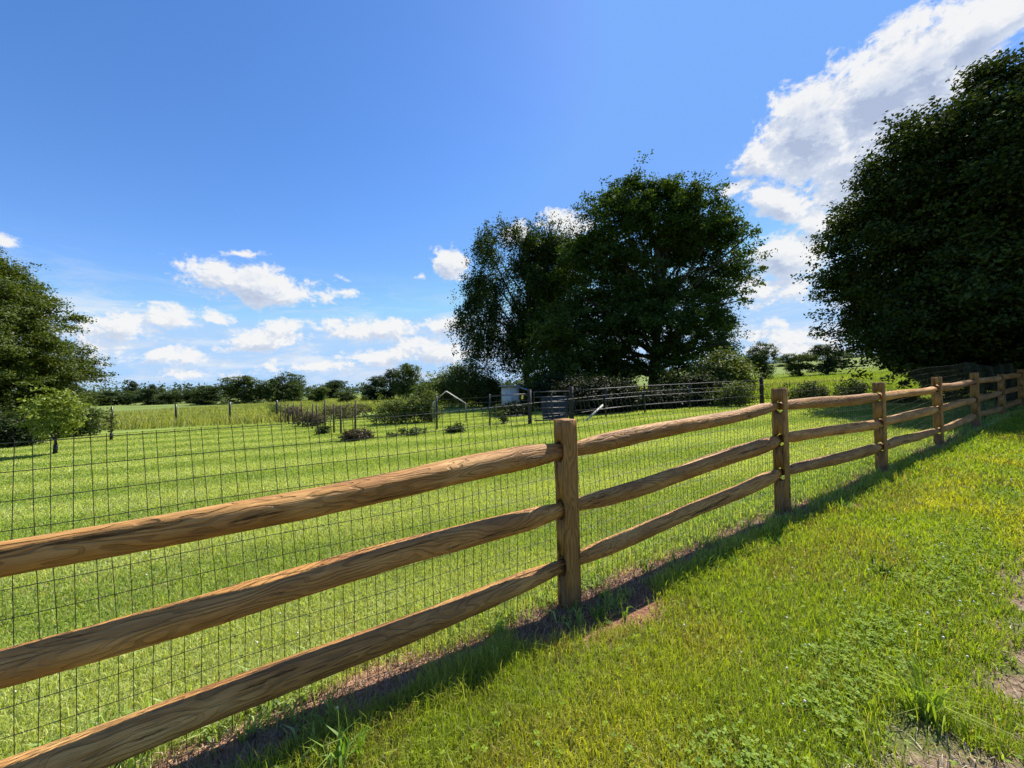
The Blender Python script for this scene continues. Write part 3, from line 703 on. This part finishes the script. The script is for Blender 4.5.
# tall tree in the middle
Z = 30.0; c = P(654, 392, Z); b = on_ground(c.x, c.y)
bl = px_blobs([(665, 216, 38), (620, 234, 38), (702, 240, 40), (645, 275, 55), (722, 278, 30), (596, 285, 42), (662, 325, 55), (606, 335, 45), (715, 322, 26), (566, 322, 32), (702, 358, 30), (732, 300, 10), (606, 368, 28), (590, 255, 25), (690, 205, 26), (640, 198, 26), (612, 208, 20), (718, 228, 26), (738, 268, 16), (660, 202, 20)], Z, .95, 5)
big_tree('broadleaf_tree', 'tallest dark tree in the middle with a bare trunk and open crown', b, P(662, 215, Z), .42, bl, 5200, .50, 46, .19, (.022, .046, .006), (.085, .145, .016), 60, M_LEAF, 8, shell=.30, flat=.6, branches=420, br=1.05, bflat=.65)
# drooping tree behind on its left
Z = 35.0; c = P(527, 392, Z); b = on_ground(c.x, c.y)
bl = px_blobs([(482, 248, 18), (484, 282, 22), (478, 315, 20), (486, 338, 18), (512, 245, 20), (530, 232, 18), (548, 238, 20), (528, 275, 24), (520, 315, 22), (545, 285, 26), (540, 330, 28), (515, 350, 18), (565, 255, 24)], Z, 1.2, 9)
big_tree('weeping_tree', 'tall tree with drooping branches left of the tallest tree', b, P(530, 235, Z), .30, bl, 2300, .42, 52, .18, (.024, .046, .008), (.075, .12, .022), 30, M_LEAF, 9, shell=.3, flat=.9, droop=2.6, branches=170, br=1.0, bflat=.9)
# lighter bushy tree in front, between both
Z = 28.0; c = P(560, 400, Z); b = on_ground(c.x, c.y)
bl = px_blobs([(560, 345, 24), (548, 372, 22), (575, 370, 24), (556, 325, 16), (590, 385, 18), (545, 388, 16)], Z, 1, 4)
big_tree('bushy_tree', 'lighter olive green bushy tree between the two tall trees', b, P(560, 330, Z), .14, bl, 620, .45, 55, .16, (.045, .08, .008), (.12, .17, .022), 10, M_LEAF, 12, shell=.4, branches=60, br=1.1)
# left dense tree
Z = 20.0; c = P(-12, 430, Z); b = on_ground(c.x, c.y)
bl = px_blobs([(-18, 256, 14), (-18, 272, 24), (-18, 290, 38), (-18, 308, 51), (-18, 328, 62), (-18, 352, 74), (-18, 378, 74), (-18, 402, 66), (-18, 424, 48)], Z, 1, 6)
big_tree('dense_tree', 'dense dark green tree at the left edge with feathery side sprays', b, P(-12, 270, Z), .3, bl, 6000, .40, 50, .12, (.032, .058, .007), (.125, .165, .024), 30, M_LEAF, 14, shell=.45, flat=.45, spray=.8, branches=520, br=.55, bflat=.45, blong=1.6)

def sapling(label, px, pyb, pyt, wpx, c0, c1, n=150, leaf=.10, guard=True, name='sapling'):
    q = ground_px(px, pyb); Y = q.y; k = Y / F; h = (pyb - pyt) * k; w_ = wpx * k
    e = tag(empty(name, q), label, 'sapling')
    bl = [(0, 0, h * .55, w_ * .40, w_ * .40, h * .34), (-w_ * .12, 0, h * .78, w_ * .28, w_ * .28, h * .22), (w_ * .22, 0, h * .62, w_ * .26, w_ * .26, h * .26), (-w_ * .28, .1, h * .62, w_ * .2, w_ * .2, h * .2)]
    mb, cc = crown(bl, n, .16 * max(.5, w_ / 2), 20, leaf, c0, c1, shell=.3, spray=.8); mb.build('crown', M_LEAF, e)
    tb = limbs((0, 0, 0), (0, 0, h * .8), .025 + .008 * h, [cc[random.randrange(len(cc))] for _ in range(16)], 5, r_end=.008); tb.build('trunk', M_BARK, e)
    if guard:
        gm_ = MB(); gm_.tube([(0, 0, 0), (0.015, 0, .15), (.03, 0, .30)], [.05, .055, .055], 10); gm_.build('trunk_guard', M_GUARD, e)
    return e
sapling('yellow green young tree with a black trunk guard in front of the dense tree', 55, 454, 386, 58, (.12, .185, .02), (.28, .34, .05), 230, .085)
sapling('slender young sapling in a black guard near the far wire fence', 111, 440, 408, 12, (.09, .12, .04), (.17, .19, .06), 22, .08)

def shrub(name, label, px, pyb, pyt, wpx, c0, c1, n=90, leaf=.12, cr=.3, per=30, cat='bush', group=None, Y=None, shell=.4, stems=8):
    q = ground_px(px, pyb) if Y is None else None
    if q is None:
        a = P(px, pyb, Y); q = on_ground(a.x, a.y)
    k = q.y / F; h = max(.3, (pyb - pyt) * k) if Y is None else P(px, pyt, Y).z - q.z; w_ = wpx * k
    e = tag(empty(name, q), label, cat, group)
    rr = random.Random(int(px * 7 + pyb)); bl = []
    for _ in range(6):
        hh = h * rr.uniform(.55, .98); f = rr.uniform(.28, .42); ox = rr.uniform(-.5 + f * .6, .5 - f * .6) * w_
        bl.append((ox, rr.uniform(-.2, .2) * w_, hh * .5, w_ * f * .8, w_ * f * .7, hh * .52))
    mb, cc = crown(bl, n, cr, per, leaf, c0, c1, shell=shell); mb.build('foliage', M_LEAF, e)
    tb = limbs((0, 0, 0), (0, 0, h * .6), .03, [cc[rr.randrange(len(cc))] for _ in range(stems)], 3, fork=.1, r_end=.008); tb.build('stem', M_BARK, e)
    return e
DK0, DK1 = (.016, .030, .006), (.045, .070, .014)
VD0, VD1 = (.008, .014, .004), (.024, .036, .010)  # leaf colours darkened to stand in for the shade under the trees
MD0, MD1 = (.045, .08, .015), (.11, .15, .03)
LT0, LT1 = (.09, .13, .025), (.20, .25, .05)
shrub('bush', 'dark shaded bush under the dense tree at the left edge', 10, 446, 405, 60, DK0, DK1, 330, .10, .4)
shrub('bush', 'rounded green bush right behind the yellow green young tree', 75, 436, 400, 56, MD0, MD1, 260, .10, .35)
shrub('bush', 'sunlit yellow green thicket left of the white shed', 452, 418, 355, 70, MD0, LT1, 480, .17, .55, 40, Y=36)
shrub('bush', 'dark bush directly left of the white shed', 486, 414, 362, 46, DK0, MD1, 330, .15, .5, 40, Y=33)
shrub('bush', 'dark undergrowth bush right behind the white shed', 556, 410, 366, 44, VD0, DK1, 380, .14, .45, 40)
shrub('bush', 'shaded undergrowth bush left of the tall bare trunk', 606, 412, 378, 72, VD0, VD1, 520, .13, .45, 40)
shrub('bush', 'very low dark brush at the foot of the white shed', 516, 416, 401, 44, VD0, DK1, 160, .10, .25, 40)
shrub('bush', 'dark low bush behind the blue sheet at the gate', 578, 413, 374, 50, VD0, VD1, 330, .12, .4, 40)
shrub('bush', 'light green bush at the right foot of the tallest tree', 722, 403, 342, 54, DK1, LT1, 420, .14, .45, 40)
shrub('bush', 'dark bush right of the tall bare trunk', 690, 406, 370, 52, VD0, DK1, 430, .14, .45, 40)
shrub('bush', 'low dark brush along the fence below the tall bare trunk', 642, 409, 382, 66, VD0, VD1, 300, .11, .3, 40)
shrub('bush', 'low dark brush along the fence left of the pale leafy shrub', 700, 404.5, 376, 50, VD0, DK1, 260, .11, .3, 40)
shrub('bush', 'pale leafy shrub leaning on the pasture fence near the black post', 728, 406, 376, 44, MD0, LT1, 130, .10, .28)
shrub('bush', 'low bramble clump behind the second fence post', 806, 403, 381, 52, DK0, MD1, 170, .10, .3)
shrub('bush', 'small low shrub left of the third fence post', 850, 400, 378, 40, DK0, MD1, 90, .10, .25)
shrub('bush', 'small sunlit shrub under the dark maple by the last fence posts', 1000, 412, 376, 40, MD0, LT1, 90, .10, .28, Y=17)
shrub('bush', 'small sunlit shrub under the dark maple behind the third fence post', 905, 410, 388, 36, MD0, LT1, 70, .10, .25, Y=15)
# garden plants
shrub('berry_bush', 'pale green berry bush at the left end of the garden hedge', 392, 424, 392, 44, MD0, LT1, 150, .09, .28)
shrub('berry_bush', 'olive berry bush in the middle of the garden hedge', 414, 423, 388, 36, MD0, MD1, 130, .09, .28)
shrub('berry_bush', 'tall pale berry bush at the right end of the garden hedge', 432, 422, 382, 30, MD0, LT1, 130, .09, .26)
shrub('vine_tangle', 'brown tangle of vines on the far garden stakes', 292, 421, 404, 34, (.075, .058, .036), (.16, .135, .07), 190, .08, .22, cat='vines')
shrub('vine_tangle', 'long brown hedge of dry vines across the back of the garden', 345, 418, 403, 72, (.065, .055, .032), (.14, .14, .055), 260, .08, .26, cat='vines')
shrub('vine_tangle', 'bright green creeper topping the far corner of the garden', 279, 419, 394, 28, MD0, LT1, 80, .08, .22, cat='vines')
shrub('vine_tangle', 'brown withered vines on the middle garden stakes', 312, 426, 410, 26, (.075, .055, .036), (.15, .125, .065), 120, .07, .2, cat='vines')
shrub('brush_pile', 'low brown brush pile at the near corner of the garden', 355, 440, 427, 34, (.05, .038, .025), (.11, .085, .045), 90, .07, .16, cat='brush pile')
shrub('weed_clump', 'low dark weeds left of the brush pile', 326, 434, 425, 18, DK0, MD1, 40, .07, .14, cat='weeds')
shrub('weed_clump', 'low dark weeds on the lawn edge below the hoop frame', 455, 432, 424, 30, DK0, MD1, 50, .07, .12, cat='weeds')
shrub('weed_clump', 'thin row of weeds between brush pile and hoop frame', 412, 435, 428, 44, MD0, MD1, 40, .07, .10, cat='weeds')
shrub('weed_clump', 'tall pale weed standing left of the gate', 503, 424, 405, 10, MD0, LT1, 18, .08, .14, cat='weeds')

# trees far off: a few kinds, copied
def proto(kind, seed):
    e = empty('far_tree', (0, 0, -200)); rr = random.Random(seed); bl = []
    for _ in range(16):
        a = rr.uniform(0, 6.28); hh = rr.uniform(.10, .84); wr = .34 * math.sin(math.pi * min(1, (hh * .9 + .12))) ** .7
        rad = rr.uniform(.12, .2); dd = rr.uniform(0, wr)
        bl.append((math.cos(a) * dd, math.sin(a) * dd, hh, rad, rad, rad * .85))
    cs = [((.035, .062, .014), (.085, .125, .028)), ((.05, .085, .018), (.12, .165, .035)), ((.026, .046, .016), (.055, .085, .026))][kind]
    mb, cc = crown(bl, 420, .066, 30, .030, cs[0], cs[1], shell=.45); a = mb.build('crown', M_LEAF, e)
    tb = limbs((0, 0, 0), (0, 0, .75), .028, [cc[rr.randrange(len(cc))] for _ in range(14)], seed, r_end=.004); b_ = tb.build('trunk', M_BARK, e)
    return e
protos = [[proto(k, 60 + k * 5 + s_) for s_ in range(2)] for k in range(3)]
used = set()
def far_tree(px, pyt, wpx, Y, kind, label, group=None, var=0, name='far_tree', sink=0.0):
    src = protos[kind][var % 2]
    if (kind, var % 2) not in used: e = src; used.add((kind, var % 2))
    else:
        e = src.copy(); col.objects.link(e)
        for ch in src.children:
            c_ = ch.copy(); col.objects.link(c_); c_.parent = e
    a = P(px, 395, Y); q = on_ground(a.x, a.y); h = P(px, pyt, Y).z - q.z; w_ = wpx / F * Y
    e.location = q - Vector((0, 0, sink * h)); e.scale = (w_ / .78, w_ / .78, h * (1 + sink) / .98); e.rotation_euler = (0, 0, (px * 1.7) % 6.28)
    tag(e, label, 'tree', group)
    return e
G = 'trees along the far edge of the field'
TL = 'dark green field edge tree in the row beyond the left meadow'
for i_, (px, pyt, wp_) in enumerate([(88, 392, 30), (108, 391, 26), (128, 389, 26), (148, 388, 28), (170, 389, 26), (188, 390, 24)]):
    far_tree(px, pyt, wp_, 100 + (i_ * 37 % 11), (0, 2)[i_ % 2], TL, G, i_, sink=.12)
far_tree(133, 381, 14, 170, 2, 'lone taller treetop poking above the left end of the far row', None, 1)
far_tree(151, 383, 10, 175, 2, 'narrow treetop on a thin stem above the far row', None, 0)
far_tree(207, 385, 40, 88, 0, 'wide low oak beside the round tree at the far field edge', G, 1, sink=.15)
far_tree(244, 374, 46, 92, 1, 'big round light green tree at the far field edge', G, 0, sink=.15)
far_tree(272, 379, 34, 95, 0, 'dark tree squeezed between the round tree and the tall oak', G, 1, sink=.12)
far_tree(293, 369, 42, 85, 0, 'tall dark oak at the far field edge behind the garden', G, 0, sink=.12)
far_tree(318, 386, 30, 70, 1, 'pale rounded small tree just right of the tall oak', G, 1, sink=.2)
far_tree(335, 379, 34, 120, 2, 'dark far tree in the gap right of the tall oak', G, 0, sink=.12)
far_tree(345, 391, 30, 66, 0, 'low dark bushy tree above the back of the garden', G, 1, sink=.25)
far_tree(376, 374, 30, 70, 2, 'left one of the dark clump of trees behind the garden hedge', G, 0, sink=.15)
far_tree(393, 368, 34, 72, 2, 'middle tallest one of the dark clump behind the garden hedge', G, 1, sink=.15)
far_tree(408, 361, 30, 68, 1, 'greener right one of the dark clump behind the garden hedge', G, 0, sink=.15)
far_tree(425, 381, 30, 50, 1, 'bright yellow green tree left of the sunlit thicket', G, 1, sink=.2)
far_tree(765, 338, 34, 72, 0, 'lone round headed tree with a bare trunk in the right meadow', None, 0, name='far_tree')
far_tree(800, 352, 36, 78, 1, 'grey green spreading tree right of the lone meadow tree', None, 1, sink=.12)
far_tree(828, 342, 36, 76, 2, 'dark tree at the edge of the maple in the right meadow', None, 0)
far_tree(740, 362, 24, 120, 2, 'low dark tree behind the lone meadow tree', None, 1, sink=.15)
far_tree(783, 364, 26, 130, 2, 'low distant tree between the lone tree and the grey green one', None, 0, sink=.15)
far_tree(850, 366, 30, 95, 2, 'low distant tree half hidden by the dark maple', None, 1, sink=.1)
for kk in protos:
    for e in kk:
        if not any(e is protos[a][b_] for (a, b_) in used):
            for ch in list(e.children): bpy.data.objects.remove(ch)
            bpy.data.objects.remove(e)

# far-off wood that reads as one mass
mb = MB(); cl = []
for az_ in np.linspace(-62, 62, 260):
    for rr_ in range(3):
        D = 300 + 60 * rr_ + rng.uniform(-20, 20); a = R(az_ + rng.uniform(-.3, .3)); x_, y_ = D * math.sin(a), D * math.cos(a)
        hh = rng.uniform(6, 12) * (1.0 if az_ < 10 else .8)
        cl.append((x_, y_, gz(x_, y_) + hh * .45, rng.uniform(4, 7), rng.uniform(4, 7), hh * .55))
mbw, _ = crown(cl, 5200, 2.2, 14, 1.5, (.035, .06, .022), (.08, .11, .04), shell=.6)
tag(mbw.build('distant_woods', M_LEAF), 'distant low band of woods along the horizon', 'woods', kind='stuff')

# ------------------------------------------------------------------ tall meadow grass beyond the lawn
def meadow(name, label, n, fn, h0, h1, w0, c0, c1):
    x, y = fn(n); n = len(x)
    V, Q, T, C = blades(x, y, rng.uniform(h0, h1, n), np.full(n, w0) * np.sqrt(np.hypot(x, y) / 30), lerp(c0, c1, np.clip(.75 * fbm(x, y, .3, 71) + .5 * rng.uniform(0, 1, n) - .1, 0, 1)), .35)
    mb = MB(); mb.add(V, Q, T, C); return tag(mb.build(name, M_GRASS), label, 'grass', kind='stuff')
fA, fB = ground_px(60, 433), ground_px(278, 423)
fdir = np.array([fB.x - fA.x, fB.y - fA.y]); ABL = np.linalg.norm(fdir); fdir /= ABL; fnn = np.array([-fdir[1], fdir[0]])
def left_meadow(n):
    a = rng.uniform(-20, 60, n); b = rng.uniform(0, 1, n) ** 1.6 * 95 + .25; k = (a < ABL + .6) | (b > 9); a, b = a[k], b[k]
    return fA.x + fdir[0] * a + fnn[0] * b, fA.y + fdir[1] * a + fnn[1] * b
meadow('meadow_grass', 'tall uncut pale meadow grass behind the far wire fence', 90000, left_meadow, .45, .8, .035, (.12, .17, .035), (.30, .30, .11))
def right_meadow(n):
    a = rng.uniform(R(27), R(50), n); d_ = 26 + 90 * rng.uniform(0, 1, n) ** 1.5
    return d_ * np.sin(a), d_ * np.cos(a)
meadow('pasture_grass', 'sunny pasture grass in the right background beyond the black post', 50000, right_meadow, .10, .25, .05, (.11, .17, .02), (.22, .27, .05))
def mid_lawn(n):
    a = rng.uniform(-1.02, .9, n); d_ = 22 + 26 * rng.uniform(0, 1, n)
    return d_ * np.sin(a), d_ * np.cos(a)

# ------------------------------------------------------------------ far wire fence on the left
def t_post(h, r=.035):
    mb = MB(); mb.tube([(0, 0, -.3), (0, 0, h * .5), (.004, 0, h)], [r, r, r], 6); return mb
wf = tag(empty('wire_fence', fA), 'far black wire fence dividing the left lawn from the meadow', 'fence')
fps = []
for px, py in ((-60, 446), (0, 441), (60, 434), (112, 429), (176, 426), (230, 424), (277, 422)):
    q = ground_px(px, py); fps.append(q); o = t_post(1.35, .055).build('post', M_STEEL, wf); o.location = q - fA
mb = MB()
for hz in np.linspace(.1, 1.25, 7): mb.tube([np.array(q - fA) + np.array([0, 0, hz]) for q in fps], .004, 3, False)
mb.build('wire', M_WIRE, wf)

# garden fence of stakes
g0 = ground_px(355, 437)
gf = tag(empty('garden_fence', g0), 'old garden fence of leaning weathered stakes with thin wire', 'fence')
stakes = [(355, 437, 1.25), (341, 434, 1.1), (334, 433, 1.15), (325, 433, 1.3), (318, 430, 1.1), (312, 429, 1.15), (307, 428, 1.0), (303, 427, 1.25), (298, 426, 1.0), (293, 425, 1.15), (289, 424, 1.1), (285, 423, 1.1), (281, 423, 1.2)]
tops = []
for (px, py, h) in stakes:
    q = ground_px(px, py); lx, ly = random.uniform(-.06, .06), random.uniform(-.06, .06)
    mb = MB(); mb.tube([(0, 0, -.2), (lx * .5, ly * .5, h * .5), (lx, ly, h)], [.035, .032, .028], 6)
    o = mb.build('stake', M_STAKE, gf); o.location = q - g0; tops.append(q - g0)
mb = MB()
for hz in (.15, .4, .65, .9, 1.05): mb.tube([np.array(q) + np.array([0, 0, hz]) for q in tops], .004, 3, False)
tt_ = [np.array(q) for q in tops]
for a_, b_ in zip(tt_[:-1], tt_[1:]):
    L = np.linalg.norm(b_ - a_)
    for u_ in np.arange(.15, L, .15):
        q = a_ + (b_ - a_) * u_ / L; mb.tube([q + np.array([0, 0, .05]), q + np.array([0, 0, 1.0])], .003, 3, False)
mb.build('wire', M_WIRE, gf)

# pasture fence with pipe rails, its gate, board and sheet
p0 = ground_px(437, 430)
pf = tag(empty('pasture_fence', p0), 'dark pasture fence with three thin rails in front of the trees', 'fence')
pl = [(355, 437, 1.2), (437, 430, 1.25), (490, 426, 1.2), (530, 424, 1.3), (572, 420, 1.3), (606, 417, 1.25), (645, 413, 1.25), (690, 409, 1.25), (726, 406.5, 1.25), (762, 404.5, 1.3)]
pp = []
for k, (px, py, h) in enumerate(pl):
    q = ground_px(px, py); pp.append(q)
    if k == 0: continue
    thick = k in (3, 4, 9); o = t_post(h, .085 if thick else .035).build('post', M_DARKWOOD if thick else M_STEEL, pf); o.location = q - p0
for hz in (.35, .72, 1.14):
    for seg in ((2, 3), (4, 9)):
        pts = [np.array(q - p0) + np.array([0, -.06, hz]) for q in pp[seg[0]:seg[1] + 1]]
        mb = MB(); mb.tube(pts, .02, 6); mb.build('rail', M_PIPE, pf)
mb = MB()
for hz in np.linspace(.1, 1.1, 6):
    mb.tube([np.array(q - p0) + np.array([0, 0, hz]) for q in pp[0:4]], .004, 3, False)
mb.build('wire', M_WIRE, pf)
a, b = pp[3], pp[4]; dv = (b - a); L = dv.length - .3
gt = tag(empty('farm_gate', a + dv.normalized() * .15, math.atan2(dv.y, dv.x)), 'grey tubular farm gate hung between two thick dark posts', 'gate')
mb = MB(); mb.tube([(0, -.12, .12), (L, -.12, .12), (L, -.12, 1.2), (0, -.12, 1.2), (0, -.12, .12)], .028, 6); mb.tube([(L / 2, -.12, .12), (L / 2, -.12, 1.2)], .022, 6); mb.build('gate_frame', M_PIPE, gt)
for hz in (.36, .58, .80, 1.0):
    mb = MB(); mb.tube([(0, -.12, hz), (L, -.12, hz)], .02, 6); mb.build('bar', M_PIPE, gt)
q = on_ground(*((a + dv * .68).xy + Vector((.0, 1.0))))
mb = MB(); xs = np.linspace(-.55, .55, 14); zs = np.linspace(0.0, .95, 8)
V = np.array([(x_, .05 * math.sin(x_ * 16) + .18 * z_ , z_) for x_ in xs for z_ in zs]); V2 = V + np.array([0, .012, 0])
Qs = [[i * 8 + j, (i + 1) * 8 + j, (i + 1) * 8 + j + 1, i * 8 + j + 1] for i in range(13) for j in range(7)]
mb.add(V, Qs); mb.add(V2, Qs); o = mb.build('blue_sheet', M_BLUE, smooth=True); o.location = q; o.rotation_euler = (0, 0, .1)
tag(o, 'corrugated blue grey sheet leaning behind the farm gate', 'sheet')
A, B = ground_px(585, 421.5), P(603, 405, ground_px(598, 419).y)
mb = MB(); dd = np.array(B - A); zz = dd / np.linalg.norm(dd); xx = np.cross(zz, [0, 1, 0]); xx /= np.linalg.norm(xx); yy = np.cross(zz, xx)
mb.box(dd / 2, (.07, .03, np.linalg.norm(dd)), np.stack([xx, yy, zz], 1)); o = mb.build('slanted_board', M_PALE); o.location = A
tag(o, 'pale board leaning at a slant against the pasture fence', 'board')

# small white shed
Z = 27.0; sc = P(512, 414, Z); q = on_ground(sc.x, sc.y)
sh = tag(empty('garden_shed', q, R(-14)), 'small white shed with a sloping grey lean-to roof under the trees', 'shed')
k = Z / F; zt = P(512, 386, Z).z - q.z; W = 17 * k; L2 = 15 * k
mb = MB(); mb.box((0, 0, zt * .5 - .05), (W, 1.0, zt - .1)); mb.build('wall', M_WHITE, sh)
mb = MB(); mb.box((0, -.05, zt), (W + .22, 1.35, .08)); mb.build('roof', M_GREYROOF, sh)
mb = MB(); mb.box((.02, -.512, zt * .48), (.42, .02, zt * .62)); mb.box((.02, -.527, zt * .48), (.012, .01, zt * .6)); mb.build('door', plain('shed_door', (.55, .57, .60), .6, 0, .08, 3), sh)
mb = MB(); ang = math.atan2(.42, L2); mb.box((W / 2 + .11 + L2 / 2, 0, zt - .30), (L2 + .12, 1.35, .05), [[math.cos(ang), 0, math.sin(ang)], [0, 1, 0], [-math.sin(ang), 0, math.cos(ang)]]); mb.build('lean_to_roof', M_GREYROOF, sh)
for sy in (-.55, .55):
    mb = MB(); mb.tube([(W / 2 + L2, sy, 0), (W / 2 + L2, sy, zt - .5)], .04, 6); mb.build('lean_to_post', M_DARKWOOD, sh)
mb = MB(); mb.box((W / 2 + L2 / 2, .5, .35), (L2, .04, .7)); mb.build('lean_to_panel', M_DARKWOOD, sh)

# hoop frame: gabled light wire frame in the garden
q = ground_px(450, 424); k = q.y / F
hf = tag(empty('plant_frame', q, R(8)), 'light metal gabled plant frame standing beside the berry bushes', 'frame')
W = 32 * k; hw = 22 * k; ht = 33 * k
for yy_ in (-.6, .3, 1.2):
    mb = MB(); mb.tube([(-W / 2, yy_, 0), (-W / 2, yy_, hw), (-W * .1, yy_, ht), (W / 2, yy_, hw * .92), (W / 2, yy_, 0)], .009, 5); mb.build('hoop', M_ALU, hf)
mb = MB()
for (x_, z_) in ((-W / 2, hw), (-W * .1, ht), (W / 2, hw * .92)): mb.tube([(x_, -.6, z_), (x_, 1.2, z_)], .008, 5)
mb.build('ridge_rail', M_ALU, hf)

# ------------------------------------------------------------------ render settings
scene.view_settings.view_transform = 'Standard'; scene.view_settings.look = 'None'
scene.view_settings.exposure = 0.95; scene.view_settings.gamma = 1.0; scene.view_settings.use_curve_mapping = False
cy = scene.cycles
cy.use_denoising = True; cy.max_bounces = 8; cy.diffuse_bounces = 4; cy.glossy_bounces = 2; cy.transmission_bounces = 4; cy.transparent_max_bounces = 4
cy.use_adaptive_sampling = True; cy.adaptive_threshold = .02
cy.sample_clamp_indirect = 6
